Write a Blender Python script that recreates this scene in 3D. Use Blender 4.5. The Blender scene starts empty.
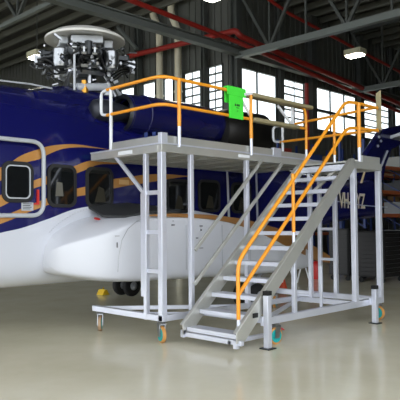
import bpy, bmesh, math, random
from mathutils import Vector, Matrix
random.seed(7)
SC = bpy.context.scene
COL = SC.collection
R = math.radians
# ---------------------------------------------------------------- camera
# place coordinates: X runs along the long side of the work platform, Y across it, Z up
F, YAW, PIT, ROL, CX, CY = 617.418, R(44.894), R(2.226), R(-0.495), -0.528, 8.604
A1 = (math.sin(YAW), math.cos(YAW)); A2 = (-math.cos(YAW), math.sin(YAW))
CAM = Vector((-CX*A1[0]-CY*A1[1], -CX*A2[0]-CY*A2[1], 1.65))
fw0 = Vector((A1[1], A2[1], 0)); rt0 = Vector((A1[0], A2[0], 0)); ZZ = Vector((0, 0, 1))
FW = fw0*math.cos(PIT)+ZZ*math.sin(PIT); up0 = -fw0*math.sin(PIT)+ZZ*math.cos(PIT)
EX = rt0*math.cos(ROL)+up0*math.sin(ROL); EY = -rt0*math.sin(ROL)+up0*math.cos(ROL)
cd = bpy.data.cameras.new('camera'); cam = bpy.data.objects.new('camera', cd); COL.objects.link(cam)
m = Matrix((EX, EY, -FW)).transposed().to_4x4(); m.translation = CAM
cam.matrix_world = m
cd.sensor_width = 36; cd.lens = F/400*36; cd.clip_end = 400
SC.camera = cam
def on(ax, v, px, py):
    d = FW + EX*(px-200)/F - EY*(py-200)/F
    return CAM + d*((v-CAM[ax])/d[ax])
# ---------------------------------------------------------------- light
W = bpy.data.worlds.new('overcast_sky'); SC.world = W; W.use_nodes = True
bg = W.node_tree.nodes['Background']; bg.inputs[0].default_value = (0.90, 0.95, 1.0, 1); bg.inputs[1].default_value = 1.15
SC.view_settings.view_transform = 'Standard'; SC.view_settings.look = 'None'
SC.view_settings.exposure = 1.5; SC.view_settings.gamma = 1; SC.view_settings.use_curve_mapping = False
# ---------------------------------------------------------------- materials
def lin(c): return tuple((x/12.92 if x <= .04045 else ((x+.055)/1.055)**2.4) for x in c)
def mat(name, rgb, rough=.5, metal=0, noise=0, nscale=8, coat=0, spec=.5, bump=0, bscale=40):
    m = bpy.data.materials.new(name); m.use_nodes = True; nt = m.node_tree; b = nt.nodes['Principled BSDF']
    c = lin([x/255 for x in rgb])
    b.inputs['Base Color'].default_value = (*c, 1); b.inputs['Roughness'].default_value = rough
    b.inputs['Metallic'].default_value = metal; b.inputs['Coat Weight'].default_value = coat
    b.inputs['Coat Roughness'].default_value = .06; b.inputs['Specular IOR Level'].default_value = spec
    tc = nt.nodes.new('ShaderNodeTexCoord')
    if noise:
        n = nt.nodes.new('ShaderNodeTexNoise'); n.inputs['Scale'].default_value = nscale; n.inputs['Detail'].default_value = 6
        nt.links.new(tc.outputs['Object'], n.inputs['Vector'])
        mx = nt.nodes.new('ShaderNodeMix'); mx.data_type = 'RGBA'
        mx.inputs['A'].default_value = (*[x*(1-noise) for x in c], 1); mx.inputs['B'].default_value = (*[min(1, x*(1+noise)) for x in c], 1)
        nt.links.new(n.outputs['Fac'], mx.inputs['Factor']); nt.links.new(mx.outputs['Result'], b.inputs['Base Color'])
    if bump:
        n2 = nt.nodes.new('ShaderNodeTexNoise'); n2.inputs['Scale'].default_value = bscale
        nt.links.new(tc.outputs['Object'], n2.inputs['Vector'])
        bp = nt.nodes.new('ShaderNodeBump'); bp.inputs['Strength'].default_value = bump; bp.inputs['Distance'].default_value = .01
        nt.links.new(n2.outputs['Fac'], bp.inputs['Height']); nt.links.new(bp.outputs['Normal'], b.inputs['Normal'])
    return m
def emis(name, rgb, s):
    m = bpy.data.materials.new(name); m.use_nodes = True; b = m.node_tree.nodes['Principled BSDF']
    b.inputs['Base Color'].default_value = (.8, .8, .8, 1)
    b.inputs['Emission Color'].default_value = (*rgb, 1); b.inputs['Emission Strength'].default_value = s
    return m
ALU = mat('satin_aluminium', (212, 215, 226), .33, .5, .06, 5)
ALUD = mat('weathered_aluminium', (192, 192, 186), .32, .55, .14, 2.5)
ORANGE = mat('orange_yellow_enamel', (238, 156, 38), .35)
WHITEP = mat('white_enamel', (225, 228, 232), .4)
WOOD = mat('pale_padding', (152, 142, 108), .6, 0, .25, 5)
BLACK = mat('black_plastic', (9, 9, 10), .6)
RUB = mat('black_rubber', (26, 26, 27), .75)
TEAL = mat('teal_wheel_centre', (20, 160, 160), .4)
TYRE = mat('orange_polyurethane', (196, 140, 74), .5)
RED = mat('red_enamel', (190, 30, 26), .4)
REDP = mat('red_pipe_paint', (150, 34, 26), .5)
GREEN = mat('fluorescent_green_cloth', (70, 225, 60), .8, 0, .1, 12)
BLUEP = mat('blue_rack_paint', (26, 50, 112), .5)
ORB = mat('orange_rack_paint', (160, 84, 48), .5)
STEEL = mat('bare_steel', (150, 152, 155), .28, .95, .2, 20)
DSTEEL = mat('dark_steel', (60, 62, 64), .4, .8, .25, 12)
CHROME = mat('bright_plated_metal', (176, 178, 184), .22, 1)
BRASS = mat('brass', (190, 140, 60), .35, .9)
GREYP = mat('light_grey_paint', (176, 180, 186), .35, 0, .05, 6)
DOMEM = mat('grey_dome_paint', (214, 212, 208), .3, 0, .06, 3, .3)
STRUCT = mat('grey_steelwork', (70, 74, 72), .55, 0, .1, 2)
PALEST = mat('pale_steelwork', (104, 110, 108), .5, 0, .1, 2)
DUCT = mat('beige_duct', (214, 208, 186), .5, 0, .05, 2)
YEL = mat('yellow_enamel', (230, 190, 30), .5)
CONE = mat('orange_cone_plastic', (214, 74, 30), .5)
GLASS = mat('dark_tinted_glass', (16, 18, 20), .05, 0, 0, 8, .5, .6)
WHT = mat('white_gloss_paint', (206, 208, 215), .28, 0, .015, 2, .35)
GOLD = mat('gold_paint', (150, 106, 58), .35, 0, .05, 4, .2)
NAVY = mat('navy_gloss_paint', (16, 18, 74), .22, 0, .12, 2, .4)
WALK = mat('grey_walkway_grip', (44, 46, 48), .7)
CARD = mat('brown_cardboard', (150, 116, 78), .8, 0, .15, 3)
LAMP = emis('lamp_diffuser', (1.0, .97, .80), 7)
# ---------------------------------------------------------------- builders
class MB:
    def __init__(s): s.b = bmesh.new(); s.mi = 0
    def _f(s, vs):
        try: f = s.b.faces.new(vs); f.material_index = s.mi; return f
        except ValueError: return None
    def box(s, x0, x1, y0, y1, z0, z1):
        v = [s.b.verts.new(p) for p in ((x0,y0,z0),(x1,y0,z0),(x1,y1,z0),(x0,y1,z0),(x0,y0,z1),(x1,y0,z1),(x1,y1,z1),(x0,y1,z1))]
        for q in ((3,2,1,0),(4,5,6,7),(0,1,5,4),(1,2,6,5),(2,3,7,6),(3,0,4,7)): s._f([v[i] for i in q])
        return s
    def beam(s, p, q, w, h, up=(0,0,1)):
        p, q = Vector(p), Vector(q); d = (q-p).normalized(); u = Vector(up)
        if abs(d.dot(u)) > .99: u = Vector((1,0,0))
        a = d.cross(u).normalized(); c = a.cross(d)
        v = []
        for e in (p, q):
            for sx, sz in ((-1,-1),(1,-1),(1,1),(-1,1)): v.append(s.b.verts.new(e+a*w/2*sx+c*h/2*sz))
        for f in ((3,2,1,0),(4,5,6,7),(0,1,5,4),(1,2,6,5),(2,3,7,6),(3,0,4,7)): s._f([v[i] for i in f])
        return s
    def tube(s, pts, r, n=10, cap=True, r2=None):
        pts = [Vector(p) for p in pts]; rings = []; prev = None
        for i, p in enumerate(pts):
            d = ((pts[min(i+1, len(pts)-1)]-pts[max(i-1, 0)])).normalized()
            if prev is None:
                u = Vector((0,0,1)) if abs(d.z) < .9 else Vector((1,0,0)); a = d.cross(u).normalized()
            else:
                a = (prev - d*prev.dot(d)).normalized()
            prev = a; c = d.cross(a)
            rr = r if r2 is None else r+(r2-r)*i/(len(pts)-1)
            rings.append([s.b.verts.new(p+(a*math.cos(2*math.pi*k/n)+c*math.sin(2*math.pi*k/n))*rr) for k in range(n)])
        for g, h in zip(rings, rings[1:]):
            for k in range(n): s._f([g[k], g[(k+1)%n], h[(k+1)%n], h[k]])
        if cap: s._f(rings[0][::-1]); s._f(rings[-1])
        return s
    def lathe(s, o, axis, prof, n=20, ref=None):
        o, ax = Vector(o), Vector(axis).normalized()
        u = Vector(ref) if ref else (Vector((0,0,1)) if abs(ax.z) < .9 else Vector((1,0,0)))
        a = ax.cross(u).normalized(); c = ax.cross(a); rings = []
        for t, r in prof:
            if r < 1e-5: rings.append([s.b.verts.new(o+ax*t)])
            else: rings.append([s.b.verts.new(o+ax*t+(a*math.cos(2*math.pi*k/n)+c*math.sin(2*math.pi*k/n))*r) for k in range(n)])
        for g, h in zip(rings, rings[1:]):
            for k in range(n):
                if len(g) == 1 and len(h) == 1: continue
                if len(g) == 1: s._f([g[0], h[(k+1)%n], h[k]])
                elif len(h) == 1: s._f([g[k], g[(k+1)%n], h[0]])
                else: s._f([g[k], g[(k+1)%n], h[(k+1)%n], h[k]])
        return s
    def prism(s, pts, off):
        off = Vector(off); a = [s.b.verts.new(p) for p in pts]; b = [s.b.verts.new(Vector(p)+off) for p in pts]
        s._f(a[::-1]); s._f(b)
        for k in range(len(pts)): s._f([a[k], a[(k+1)%len(pts)], b[(k+1)%len(pts)], b[k]])
        return s
    def loft(s, rings, caps=True):
        vs = [[s.b.verts.new(p) for p in r] for r in rings]; n = len(vs[0])
        for g, h in zip(vs, vs[1:]):
            for k in range(n): s._f([g[k], g[(k+1)%n], h[(k+1)%n], h[k]])
        if caps: s._f(vs[0][::-1]); s._f(vs[-1])
        return s
def rootloc(p):
    while p is not None and p.parent: p = p.parent
    return p.location.copy() if p is not None else None
def obj(name, mb, mats, parent=None, bevel=0, smooth=True, label=None, loc=None):
    b = mb.b; bmesh.ops.recalc_face_normals(b, faces=b.faces)
    L = rootloc(parent) if parent is not None else (Vector(loc) if loc is not None else Vector((0,0,0)))
    bmesh.ops.translate(b, verts=b.verts, vec=-L)
    me = bpy.data.meshes.new(name); b.to_mesh(me); b.free()
    o = bpy.data.objects.new(name, me); COL.objects.link(o)
    if parent is not None: o.parent = parent
    else: o.location = L
    for m_ in (mats if isinstance(mats, (list, tuple)) else [mats]): me.materials.append(m_)
    if smooth:
        me.shade_smooth(); me.set_sharp_from_angle(angle=R(38))
    if bevel:
        md = o.modifiers.new('edge', 'BEVEL'); md.width = bevel; md.segments = 2; md.limit_method = 'ANGLE'
    if label: o['label'] = label
    return o
def empty(name, label, cat, loc, group=None):
    o = bpy.data.objects.new(name, None); COL.objects.link(o); o.location = loc; o.empty_display_size = .1
    o['label'] = label; o['category'] = cat
    if group: o['group'] = group
    return o
def tag(o, label, cat, group=None):
    o['label'] = label; o['category'] = cat
    if group: o['group'] = group
    return o
def struct(o): o['kind'] = 'structure'; return o
def arc(pts, r=.1, n=5):
    """polyline with rounded corners"""
    P = [Vector(p) for p in pts]; out = [P[0]]
    for i in range(1, len(P)-1):
        a = (P[i-1]-P[i]); b = (P[i+1]-P[i]); ra = min(r, a.length*.45, b.length*.45)
        p0 = P[i]+a.normalized()*ra; p2 = P[i]+b.normalized()*ra
        for k in range(n+1):
            t = k/n; out.append(p0*(1-t)**2+P[i]*2*t*(1-t)+p2*t*t)
    out.append(P[-1]); return out
def rrect(cx, cz, w, h, r, n=5):
    out = []
    for sx, sz, a0 in ((1,1,0),(-1,1,90),(-1,-1,180),(1,-1,270)):
        for k in range(n+1):
            a = R(a0+90*k/n); out.append((cx+sx*(w/2-r)+r*math.cos(a), cz+sz*(h/2-r)+r*math.sin(a)))
    return out

# ================================================================= THE HANGAR
def floor_mat():
    m = mat('sealed_concrete_floor', (178, 175, 155), .3, 0, 0); nt = m.node_tree; b = nt.nodes['Principled BSDF']
    tc = nt.nodes['Texture Coordinate']
    n1 = nt.nodes.new('ShaderNodeTexNoise'); n1.inputs['Scale'].default_value = .9; n1.inputs['Detail'].default_value = 5; n1.inputs['Roughness'].default_value = .62
    n2 = nt.nodes.new('ShaderNodeTexNoise'); n2.inputs['Scale'].default_value = 1.6; n2.inputs['Detail'].default_value = 7
    nt.links.new(tc.outputs['Object'], n1.inputs['Vector']); nt.links.new(tc.outputs['Object'], n2.inputs['Vector'])
    cr = nt.nodes.new('ShaderNodeValToRGB'); cr.color_ramp.elements[0].position = .25; cr.color_ramp.elements[1].position = .8
    cr.color_ramp.elements[0].color = (*lin((208/255, 201/255, 174/255)), 1); cr.color_ramp.elements[1].color = (*lin((226/255, 219/255, 196/255)), 1)
    nt.links.new(n1.outputs['Fac'], cr.inputs['Fac'])
    mx = nt.nodes.new('ShaderNodeMix'); mx.data_type = 'RGBA'; mx.blend_type = 'OVERLAY'; mx.inputs['Factor'].default_value = 0.02
    nt.links.new(cr.outputs['Color'], mx.inputs['A']); nt.links.new(n2.outputs['Fac'], mx.inputs['B'])
    nt.links.new(mx.outputs['Result'], b.inputs['Base Color'])
    mr = nt.nodes.new('ShaderNodeMapRange'); mr.inputs['To Min'].default_value = .13; mr.inputs['To Max'].default_value = .2
    nt.links.new(n2.outputs['Fac'], mr.inputs['Value']); nt.links.new(mr.outputs['Result'], b.inputs['Roughness'])
    return m
f = MB(); f.box(-60, 60, -60, 60, -.2, 0); struct(obj('floor', f, floor_mat(), smooth=False))
CLAD = mat('grey_wall_cladding', (84, 86, 82), .55, 0, .06, .8)
ROOFM = mat('roof_sheet', (62, 62, 60), .7, 0, .1, 1)
RZ = 12.6; AK, DK = 14.9, 12.0       # wall corner
# ceiling: corrugated deck on purlins
c = MB(); c.box(-16, 46, -11, 12.4, RZ, RZ+.1); c.box(-16, AK+.4, 12.4, 42, RZ, RZ+.1); c.mi = 1
x = -15.5
while x < 45:
    c.box(x, x+.13, -11, 12.2 if x > AK else 42, RZ-.3, RZ); x += 1.1
struct(obj('ceiling', c, [ROOFM, mat('pale_purlin', (98, 99, 93), .6)], smooth=False))
def clad_wall(name, ax, v, s0, s1, z0, z1, holes=(), pitch=.42, rib=.05):
    """ribbed cladding in the plane ax=v, running s0..s1, ribs towards the inside (smaller coordinate)"""
    mb = MB()
    def bx(a, b, za, zb, t0, t1):
        if ax == 1: mb.box(a, b, v+t0, v+t1, za, zb)
        else: mb.box(v+t0, v+t1, a, b, za, zb)
    cuts = sorted(set([s0, s1]+[h for H in holes for h in H[:2]]))
    for a, b in zip(cuts, cuts[1:]):
        mid = (a+b)/2; hs = [H for H in holes if H[0] < mid < H[1]]
        segs = [(z0, z1)]
        for H in hs: segs = [(z0, H[2]), (H[3], z1)]
        for za, zb in segs:
            bx(a, b, za, zb, 0, .08)
            k = math.ceil(a/pitch)*pitch
            while k+.12 < b:
                bx(k, k+.14, za, zb, -rib, 0); k += pitch
    return struct(obj(name, mb, CLAD, smooth=False))
# windows of the two high walls: (start, end, kind)
def spanA(p, q, k): return (on(1, DK, p, 100).x, on(1, DK, q, 100).x, k)
def spanB(p, q, k): return (on(0, AK, q, 90).y, on(0, AK, p, 90).y, k)
WA = [spanA(235.5, 277.5, 'sash'), spanA(283, 305, 'louvre'), spanA(315.5, 357, 'sash'), spanA(362, 389.5, 'louvre'), spanA(394, 425, 'sash'), spanA(432, 446, 'louvre')]
WBW = [spanB(207.5, 223.5, 'louvre'), spanB(183.5, 201.5, 'louvre'), spanB(163, 174, 'sash'), spanB(142, 156, 'sash'), spanB(120, 135, 'sash'), spanB(98, 118, 'louvre')]
clad_wall('wall_right', 1, DK, AK, 46, 0, RZ, [(a, b, 6.55, 8.85) for a, b, _ in WA])
clad_wall('wall_back', 0, AK, DK, 42, 0, RZ, [(a, b, 6.6, 9.0) for a, b, _ in WBW])
clad_wall('wall_left', 1, 42, -16, AK, 0, RZ)
clad_wall('wall_end', 0, 46, -11, DK, 0, RZ)
clad_wall('wall_front', 1, -11, 4, 46, 0, RZ)
FRM = mat('dark_window_frame', (56, 62, 58), .5)
PANE = bpy.data.materials.new('window_pane'); PANE.use_nodes = True
nt = PANE.node_tree; nt.nodes.remove(nt.nodes['Principled BSDF'])
tr = nt.nodes.new('ShaderNodeBsdfTransparent'); tr.inputs[0].default_value = (.93, .96, .97, 1)
gl = nt.nodes.new('ShaderNodeBsdfGlossy'); gl.inputs['Roughness'].default_value = .1; ms = nt.nodes.new('ShaderNodeMixShader'); ms.inputs[0].default_value = .06
nt.links.new(tr.outputs[0], ms.inputs[1]); nt.links.new(gl.outputs[0], ms.inputs[2]); nt.links.new(ms.outputs[0], nt.nodes['Material Output'].inputs[0])
wn = 0
def window(ax, v, a, b, z0, z1, kind):
    global wn
    wn += 1; mb = MB(); g = MB()
    def bx(m_, p, q, za, zb, t0=-.06, t1=.1):
        if ax == 1: m_.box(p, q, v+t0, v+t1, za, zb)
        else: m_.box(v+t0, v+t1, p, q, za, zb)
    t = .05
    bx(mb, a, a+t, z0, z1); bx(mb, b-t, b, z0, z1); bx(mb, a+t, b-t, z0, z0+t); bx(mb, a+t, b-t, z1-t, z1)
    if kind == 'louvre':
        n = 6
        for k in range(1, n): zz = z0+(z1-z0)*k/n; bx(mb, a+t, b-t, zz-.025, zz+.025)
        bx(mb, (a+b)/2-.02, (a+b)/2+.02, z0+t, z1-t, -.02, .02)
    else:
        zz = z0+(z1-z0)*.46; bx(mb, a+t, b-t, zz-.07, zz+.07)
        n = max(1, round((b-a)/1.3))
        for k in range(1, n): q = a+(b-a)*k/n; bx(mb, q-.025, q+.025, z0+t, z1-t, -.03, .05)
    bx(g, a+t*.6, b-t*.6, z0+t*.6, z1-t*.6, .04, .05)
    w = struct(obj('window_%d' % wn, mb, FRM, smooth=False)); p = obj('pane', g, PANE, w, smooth=False)
for a, b, k in WA: window(1, DK, a, b, 6.55, 8.85, k)
for a, b, k in WBW: window(0, AK, a, b, 6.6, 9.0, k)
# steel columns
def column(x, y, label, w=.3, top=RZ):
    mb = MB(); mb.box(x-w/2, x+w/2, y-w/2, y-w/2+.04, 0, top-.3); mb.box(x-w/2, x+w/2, y+w/2-.04, y+w/2, 0, top-.3)
    mb.box(x-.025, x+.025, y-w/2+.04, y+w/2-.04, 0, top-.3); mb.box(x-w/2-.06, x+w/2+.06, y-w/2-.06, y+w/2+.06, 0, .03)
    tag(obj('steel_column', mb, STRUCT, loc=(x, y, 0), smooth=False), label, 'column', 'steel columns along the hangar walls')
def colA(px, w, lb): column(on(1, DK-.3, px, 100).x, DK-.3, lb, w)
def colB(px, w, lb): column(AK-.3, on(0, AK-.3, px, 90).y, lb, w)
column(AK-.02, DK-.3, 'dark grey steel column at the corner between the two window walls', .36)
colA(280.2, .3, 'grey steel column between first and second right window')
colA(311.5, .42, 'grey steel column beside the vertical red riser pipe')
colA(359.5, .4, 'grey steel column behind the orange stair handrail top')
colA(391.5, .3, 'grey steel column above the tail fin of the helicopter')
colB(204.5, .24, 'grey steel column between the two louvred windows left of the corner')
colB(138.5, .3, 'grey steel column left of the beige vertical ducts')
# eaves beam on the column line, running through both bays
b = MB(); b.beam((-16, DK-.6, 9.40), (46, DK-.6, 9.10), .08, .26); b.beam((-16, DK-.6, 9.55), (46, DK-.6, 9.25), .34, .05); b.beam((-16, DK-.6, 9.25), (46, DK-.6, 8.95), .34, .05)
tag(obj('eaves_beam', b, PALEST, smooth=False), 'long grey steel beam running above the high windows', 'beam')
# trusses across the hangar
def truss(x, y0, y1, z0, z1, label, n):
    t = MB(); w1 = .26 if y0 < 0 else .16; t.beam((x, y0, z0), (x, y1, z0), w1, w1); t2 = MB(); t2.beam((x, y0, z1), (x, y1, z1), .2, .2)
    e = empty('roof_truss', label, 'roof truss', (x, y0, z0), 'steel roof trusses')
    obj('bottom_chord', t, PALEST, e, smooth=False); obj('top_chord', t2, STRUCT, e, smooth=False)
    s = (y1-y0)/n
    w = MB()
    for k in range(n):
        ya = y0+s*k
        if k % 2: w.beam((x, ya, z0), (x, ya+s, z1), .12, .12)
        else: w.beam((x, ya, z1), (x, ya+s, z0), .12, .12)
        w.beam((x, ya, z0), (x, ya, z1), .08, .08)
    obj('web_members', w, STRUCT, e, smooth=False)
truss(14.8, -10.8, 11.6, 9.12, 12.3, 'pale steel roof truss crossing the upper right of the view', 12)
truss(24.5, -10.8, 11.6, 8.95, 12.3, 'farther steel roof truss right of the hanging lamp', 12)
truss(33.5, -10.8, 11.6, 8.95, 12.3, 'farthest steel roof truss at the far end of the hangar', 12)
truss(6.0, 12.6, 42, 9.6, 12.3, 'steel roof truss behind the rotor head at upper left', 12)
truss(-2.0, 12.6, 42, 9.9, 12.3, 'steel roof truss in the upper left corner of the view', 12)
# knee brace seen right of the rotor dome
b = MB(); p, q = on(0, AK-.6, 118, 27), on(0, AK-.6, 137, 49); b.tube([p, q], .1, 10)
tag(obj('knee_brace', b, PALEST), 'round grey diagonal brace just right of the rotor dome', 'brace')
# red pipes
r = MB(); P_ = [on(0, AK-.8, 100, 66), on(0, AK-.8, 130, 56), on(0, AK-.8, 236, 30.5), on(1, DK-1.1, 240, 36), on(1, DK-1.1, 262, 46), on(1, DK-1.1, 400, 104)]
r.tube(arc(P_, .3, 4), .13, 10)
tag(obj('sprinkler_pipe', r, REDP), 'thick red pipe rising to the corner then following the right wall', 'pipe', 'red fire sprinkler pipes')
r = MB(); r.tube([on(1, 10.8, 95, -14), on(1, 10.8, 130, 0), on(1, 10.8, 235, 41), on(1, 10.8, 400, 112)], .1, 10)
tag(obj('sprinkler_pipe', r, REDP), 'thin straight red pipe crossing in front of the beige ducts', 'pipe', 'red fire sprinkler pipes')
r = MB(); p = on(1, 11.3, 306.5, 85); r.tube([(p.x, p.y, 0), (p.x, p.y, 8.6)], .1, 10)
tag(obj('riser_pipe', r, REDP, loc=(p.x, p.y, 0)), 'vertical red riser pipe between the second and third right windows', 'pipe')
r = MB(); r.tube([on(1, 9.5, 255, -10), on(1, 9.5, 290, 14), on(1, 9.5, 400, 72)], .07, 8)
tag(obj('sprinkler_pipe', r, REDP), 'thin red pipe high under the roof behind the right hanging lamp', 'pipe', 'red fire sprinkler pipes')
r = MB(); r.tube([(2, 14, 11.6), (2, 40, 11.6)], .07, 8)
tag(obj('sprinkler_pipe', r, REDP), 'thin red pipe under the roof at the far upper left', 'pipe', 'red fire sprinkler pipes')
# beige ducts on the back wall
for px, lb in ((159.5, 'left one of two beige vertical ducts with a bent top'), (178, 'right one of two beige vertical ducts with a bent top')):
    base = on(0, AK-.38, px, 60); d = MB()
    top = on(0, AK-.38, px, 30); t2 = on(0, AK-.38, px-7, 14); t3 = on(0, AK-.38, px-7, 4)
    d.tube(arc([(base.x, base.y, 0), (base.x, base.y, top.z), (base.x, t2.y, t2.z), (base.x, t2.y, RZ)], .3, 5), .17, 16)
    d.lathe((base.x, base.y, top.z-.05), (0,0,1), [(0, .22), (.08, .22)], 16); d.lathe((base.x, base.y, 8.0), (0,0,1), [(0, .22), (.08, .22)], 16)
    tag(obj('duct', d, DUCT, loc=(base.x, base.y, 0)), lb, 'duct', 'beige ducts on the back wall')
# hanging lamps
for (x, y, z, lb) in ((18.26, 7.71, 9.0, 'rectangular hanging lamp lit under the right roof truss'), (8.29, 17.55, 9.0, 'small lit hanging lamp left of the rotor head'), (8.98, 7.42, 9.15, 'lit hanging lamp cut by the top edge above the ducts')):
    e = empty('hanging_lamp', lb, 'lamp', (x, y, z), 'hanging high bay lamps')
    h = MB(); h.prism([(x+a, y+b_, z+.04) for a, b_ in rrect(0, 0, .62, .86, .1)], (0, 0, .24)); obj('housing', h, mat('lamp_housing', (190, 186, 160), .5), e, .02)
    d = MB(); d.prism([(x+a, y+b_, z-.02) for a, b_ in rrect(0, 0, .5, .74, .1)], (0, 0, .06)); obj('diffuser', d, LAMP, e)
    k = MB(); k.tube([(x, y, z+.28), (x, y, RZ-.02)], .02, 6); obj('hanger_rod', k, STRUCT, e)

# ================================================================= THE HELICOPTER
heli = empty('helicopter', 'navy blue and white helicopter with gold stripes parked behind the work platform', 'helicopter', (0.72, 2.9, 0))
HC = 2.9
def curve_node(nt, src, pts, x0, x1, z0, z1):
    n = nt.nodes.new('ShaderNodeFloatCurve'); cm = n.mapping; cv = cm.curves[0]
    pts = sorted(pts); P = [((p[0]-x0)/(x1-x0), (p[1]-z0)/(z1-z0)) for p in pts]
    cv.points[0].location = P[0]; cv.points[1].location = P[-1]
    for p in P[1:-1]: cv.points.new(*p)
    cm.use_clip = False; cm.update(); nt.links.new(src, n.inputs['Value']); return n.outputs[0]
def livery():
    m = mat('helicopter_livery', (16, 18, 74), .2, 0, 0, 8, .45); nt = m.node_tree; b = nt.nodes['Principled BSDF']; N = nt.nodes.new; Lk = nt.links.new
    tc = nt.nodes['Texture Coordinate']; sp = N('ShaderNodeSeparateXYZ'); Lk(tc.outputs['Object'], sp.inputs[0])
    x0, x1, z0, z1 = -3.0, 9.0, 0.0, 4.5; ox = heli.location.x
    def mr(src, a, b_, off=0):
        n = N('ShaderNodeMapRange'); n.clamp = False; n.inputs['From Min'].default_value = a-off; n.inputs['From Max'].default_value = b_-off; Lk(src, n.inputs['Value']); return n.outputs['Result']
    xs = mr(sp.outputs['X'], x0, x1, ox); zs = mr(sp.outputs['Z'], z0, z1)
    def math_(op, a, b_):
        n = N('ShaderNodeMath'); n.operation = op
        for i, v in enumerate((a, b_)):
            if isinstance(v, (int, float)): n.inputs[i].default_value = v
            else: Lk(v, n.inputs[i])
        return n.outputs[0]
    def pts(pp): return [(lambda v: (v.x, v.z))(on(1, 1.78, *p)) for p in pp]
    col = None
    navy = (*lin((14/255, 16/255, 82/255)), 1); gold = (*lin((178/255, 128/255, 70/255)), 1); white = (*lin((204/255, 207/255, 216/255)), 1)
    wb = pts([(0, 233), (20, 228.5), (48, 219), (80, 208), (116, 205), (145, 205)])
    s0 = wb[0]; wb = [(-3.0, s0[1]-.42)]+wb+[(2.4, 1.9), (4, 1.62), (6, .9), (9, .2)]
    cw = curve_node(nt, xs, wb, x0, x1, z0, z1); isw = math_('LESS_THAN', zs, cw)
    fac = None
    for up, lo in (([(0,167.5),(25,154),(40,149),(50,146),(65,144),(80,144),(100,147),(112,149)], [(0,181),(25,163),(40,159),(50,154),(65,148.5),(80,147),(100,148),(112,149.2)]),
                   ([(0,195),(35,180),(60,172),(75,166),(87,161.5),(100,159.5),(115,161),(140,163)], [(0,207),(35,188),(60,181),(75,174),(87,169.5),(100,164.5),(115,164),(140,163.5)]),
                   ([(0,217),(37,202),(75,189),(86,186.5),(114,179),(129,177),(142,175),(164,174),(190,176)], [(0,224),(37,209),(75,197),(86,195),(114,188.5),(129,185.5),(142,183.5),(164,180),(190,176.5)])):
        U, Lw = pts(up), pts(lo)
        xe = U[-1][0]
        U = [(-3.0, U[0][1]-(U[1][1]-U[0][1])*1.6)]+U; Lw = [(-3.0, Lw[0][1]-(Lw[1][1]-Lw[0][1])*1.8)]+Lw
        U.append((9.0, U[-1][1])); Lw.append((9.0, Lw[-1][1]))
        cu = curve_node(nt, xs, U, x0, x1, z0, z1); cl = curve_node(nt, xs, Lw, x0, x1, z0, z1)
        g = math_('MULTIPLY', math_('LESS_THAN', zs, cu), math_('GREATER_THAN', zs, cl))
        g = math_('MULTIPLY', g, math_('LESS_THAN', xs, (xe-x0)/(x1-x0)))
        fac = g if fac is None else math_('MAXIMUM', fac, g)
    m1 = N('ShaderNodeMix'); m1.data_type = 'RGBA'; m1.inputs['A'].default_value = navy; m1.inputs['B'].default_value = gold; Lk(fac, m1.inputs['Factor'])
    m2 = N('ShaderNodeMix'); m2.data_type = 'RGBA'; m2.inputs['B'].default_value = white; Lk(m1.outputs['Result'], m2.inputs['A']); Lk(isw, m2.inputs['Factor'])
    Lk(m2.outputs['Result'], b.inputs['Base Color'])
    return m
LIV = livery()
# cross-section: half-width as listed, heights between the station's bottom and top
PROF = [(0, .70), (.5, .685), (.82, .74), (1.0, .88), (1.09, 1.1), (1.12, 1.4), (1.12, 1.9), (1.12, 2.45), (1.10, 2.75), (1.05, 2.98), (.97, 3.2), (.86, 3.45), (.72, 3.68), (.52, 3.88), (.27, 4.0), (0, 4.03)]
# station: x, half-width scale, z bottom, z top
ST = [(-6.2, .10, 1.25, 1.55), (-6.05, .34, 1.0, 1.95), (-5.6, .62, .85, 2.35), (-5.0, .82, .75, 2.8), (-4.3, .96, .70, 3.35), (-3.4, 1, .685, 3.8), (-2, 1, .685, 3.93), (-.5, 1, .685, 3.93), (.3, 1, .685, 3.95),
      (1.0, 1, .685, 3.9), (1.6, 1, .685, 3.86), (2.5, 1, .685, 3.86), (3.4, .99, .70, 3.84), (4.2, .96, .74, 3.72), (5.0, .86, .84, 3.48), (5.8, .72, .96, 3.18), (6.6, .58, 1.22, 2.98), (7.4, .50, 1.48, 2.90), (8.6, .44, 1.70, 2.90), (10.2, .36, 1.76, 2.92), (11.35, .28, 1.80, 3.0)]
def sect(x, ws, zb, zt):
    out = []
    H = PROF[-1][1]-PROF[1][1]
    right = [(w*ws, zb+(z-PROF[1][1])/H*(zt-zb)) for w, z in PROF]
    for w, z in right: out.append((x, HC-w, z))
    for w, z in right[-2:0:-1]: out.append((x, HC+w, z))
    return out
def lerp_st(x):
    for a, b_ in zip(ST, ST[1:]):
        if a[0] <= x <= b_[0]:
            t = (x-a[0])/(b_[0]-a[0]); return [p+(q-p)*t for p, q in zip(a, b_)]
fz = MB(); fz.loft([sect(*s) for s in ST])
fus = obj('fuselage', fz, LIV, heli)
md = fus.modifiers.new('smooth', 'SUBSURF'); md.levels = md.render_levels = 2
fus.data.shade_smooth()
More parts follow.
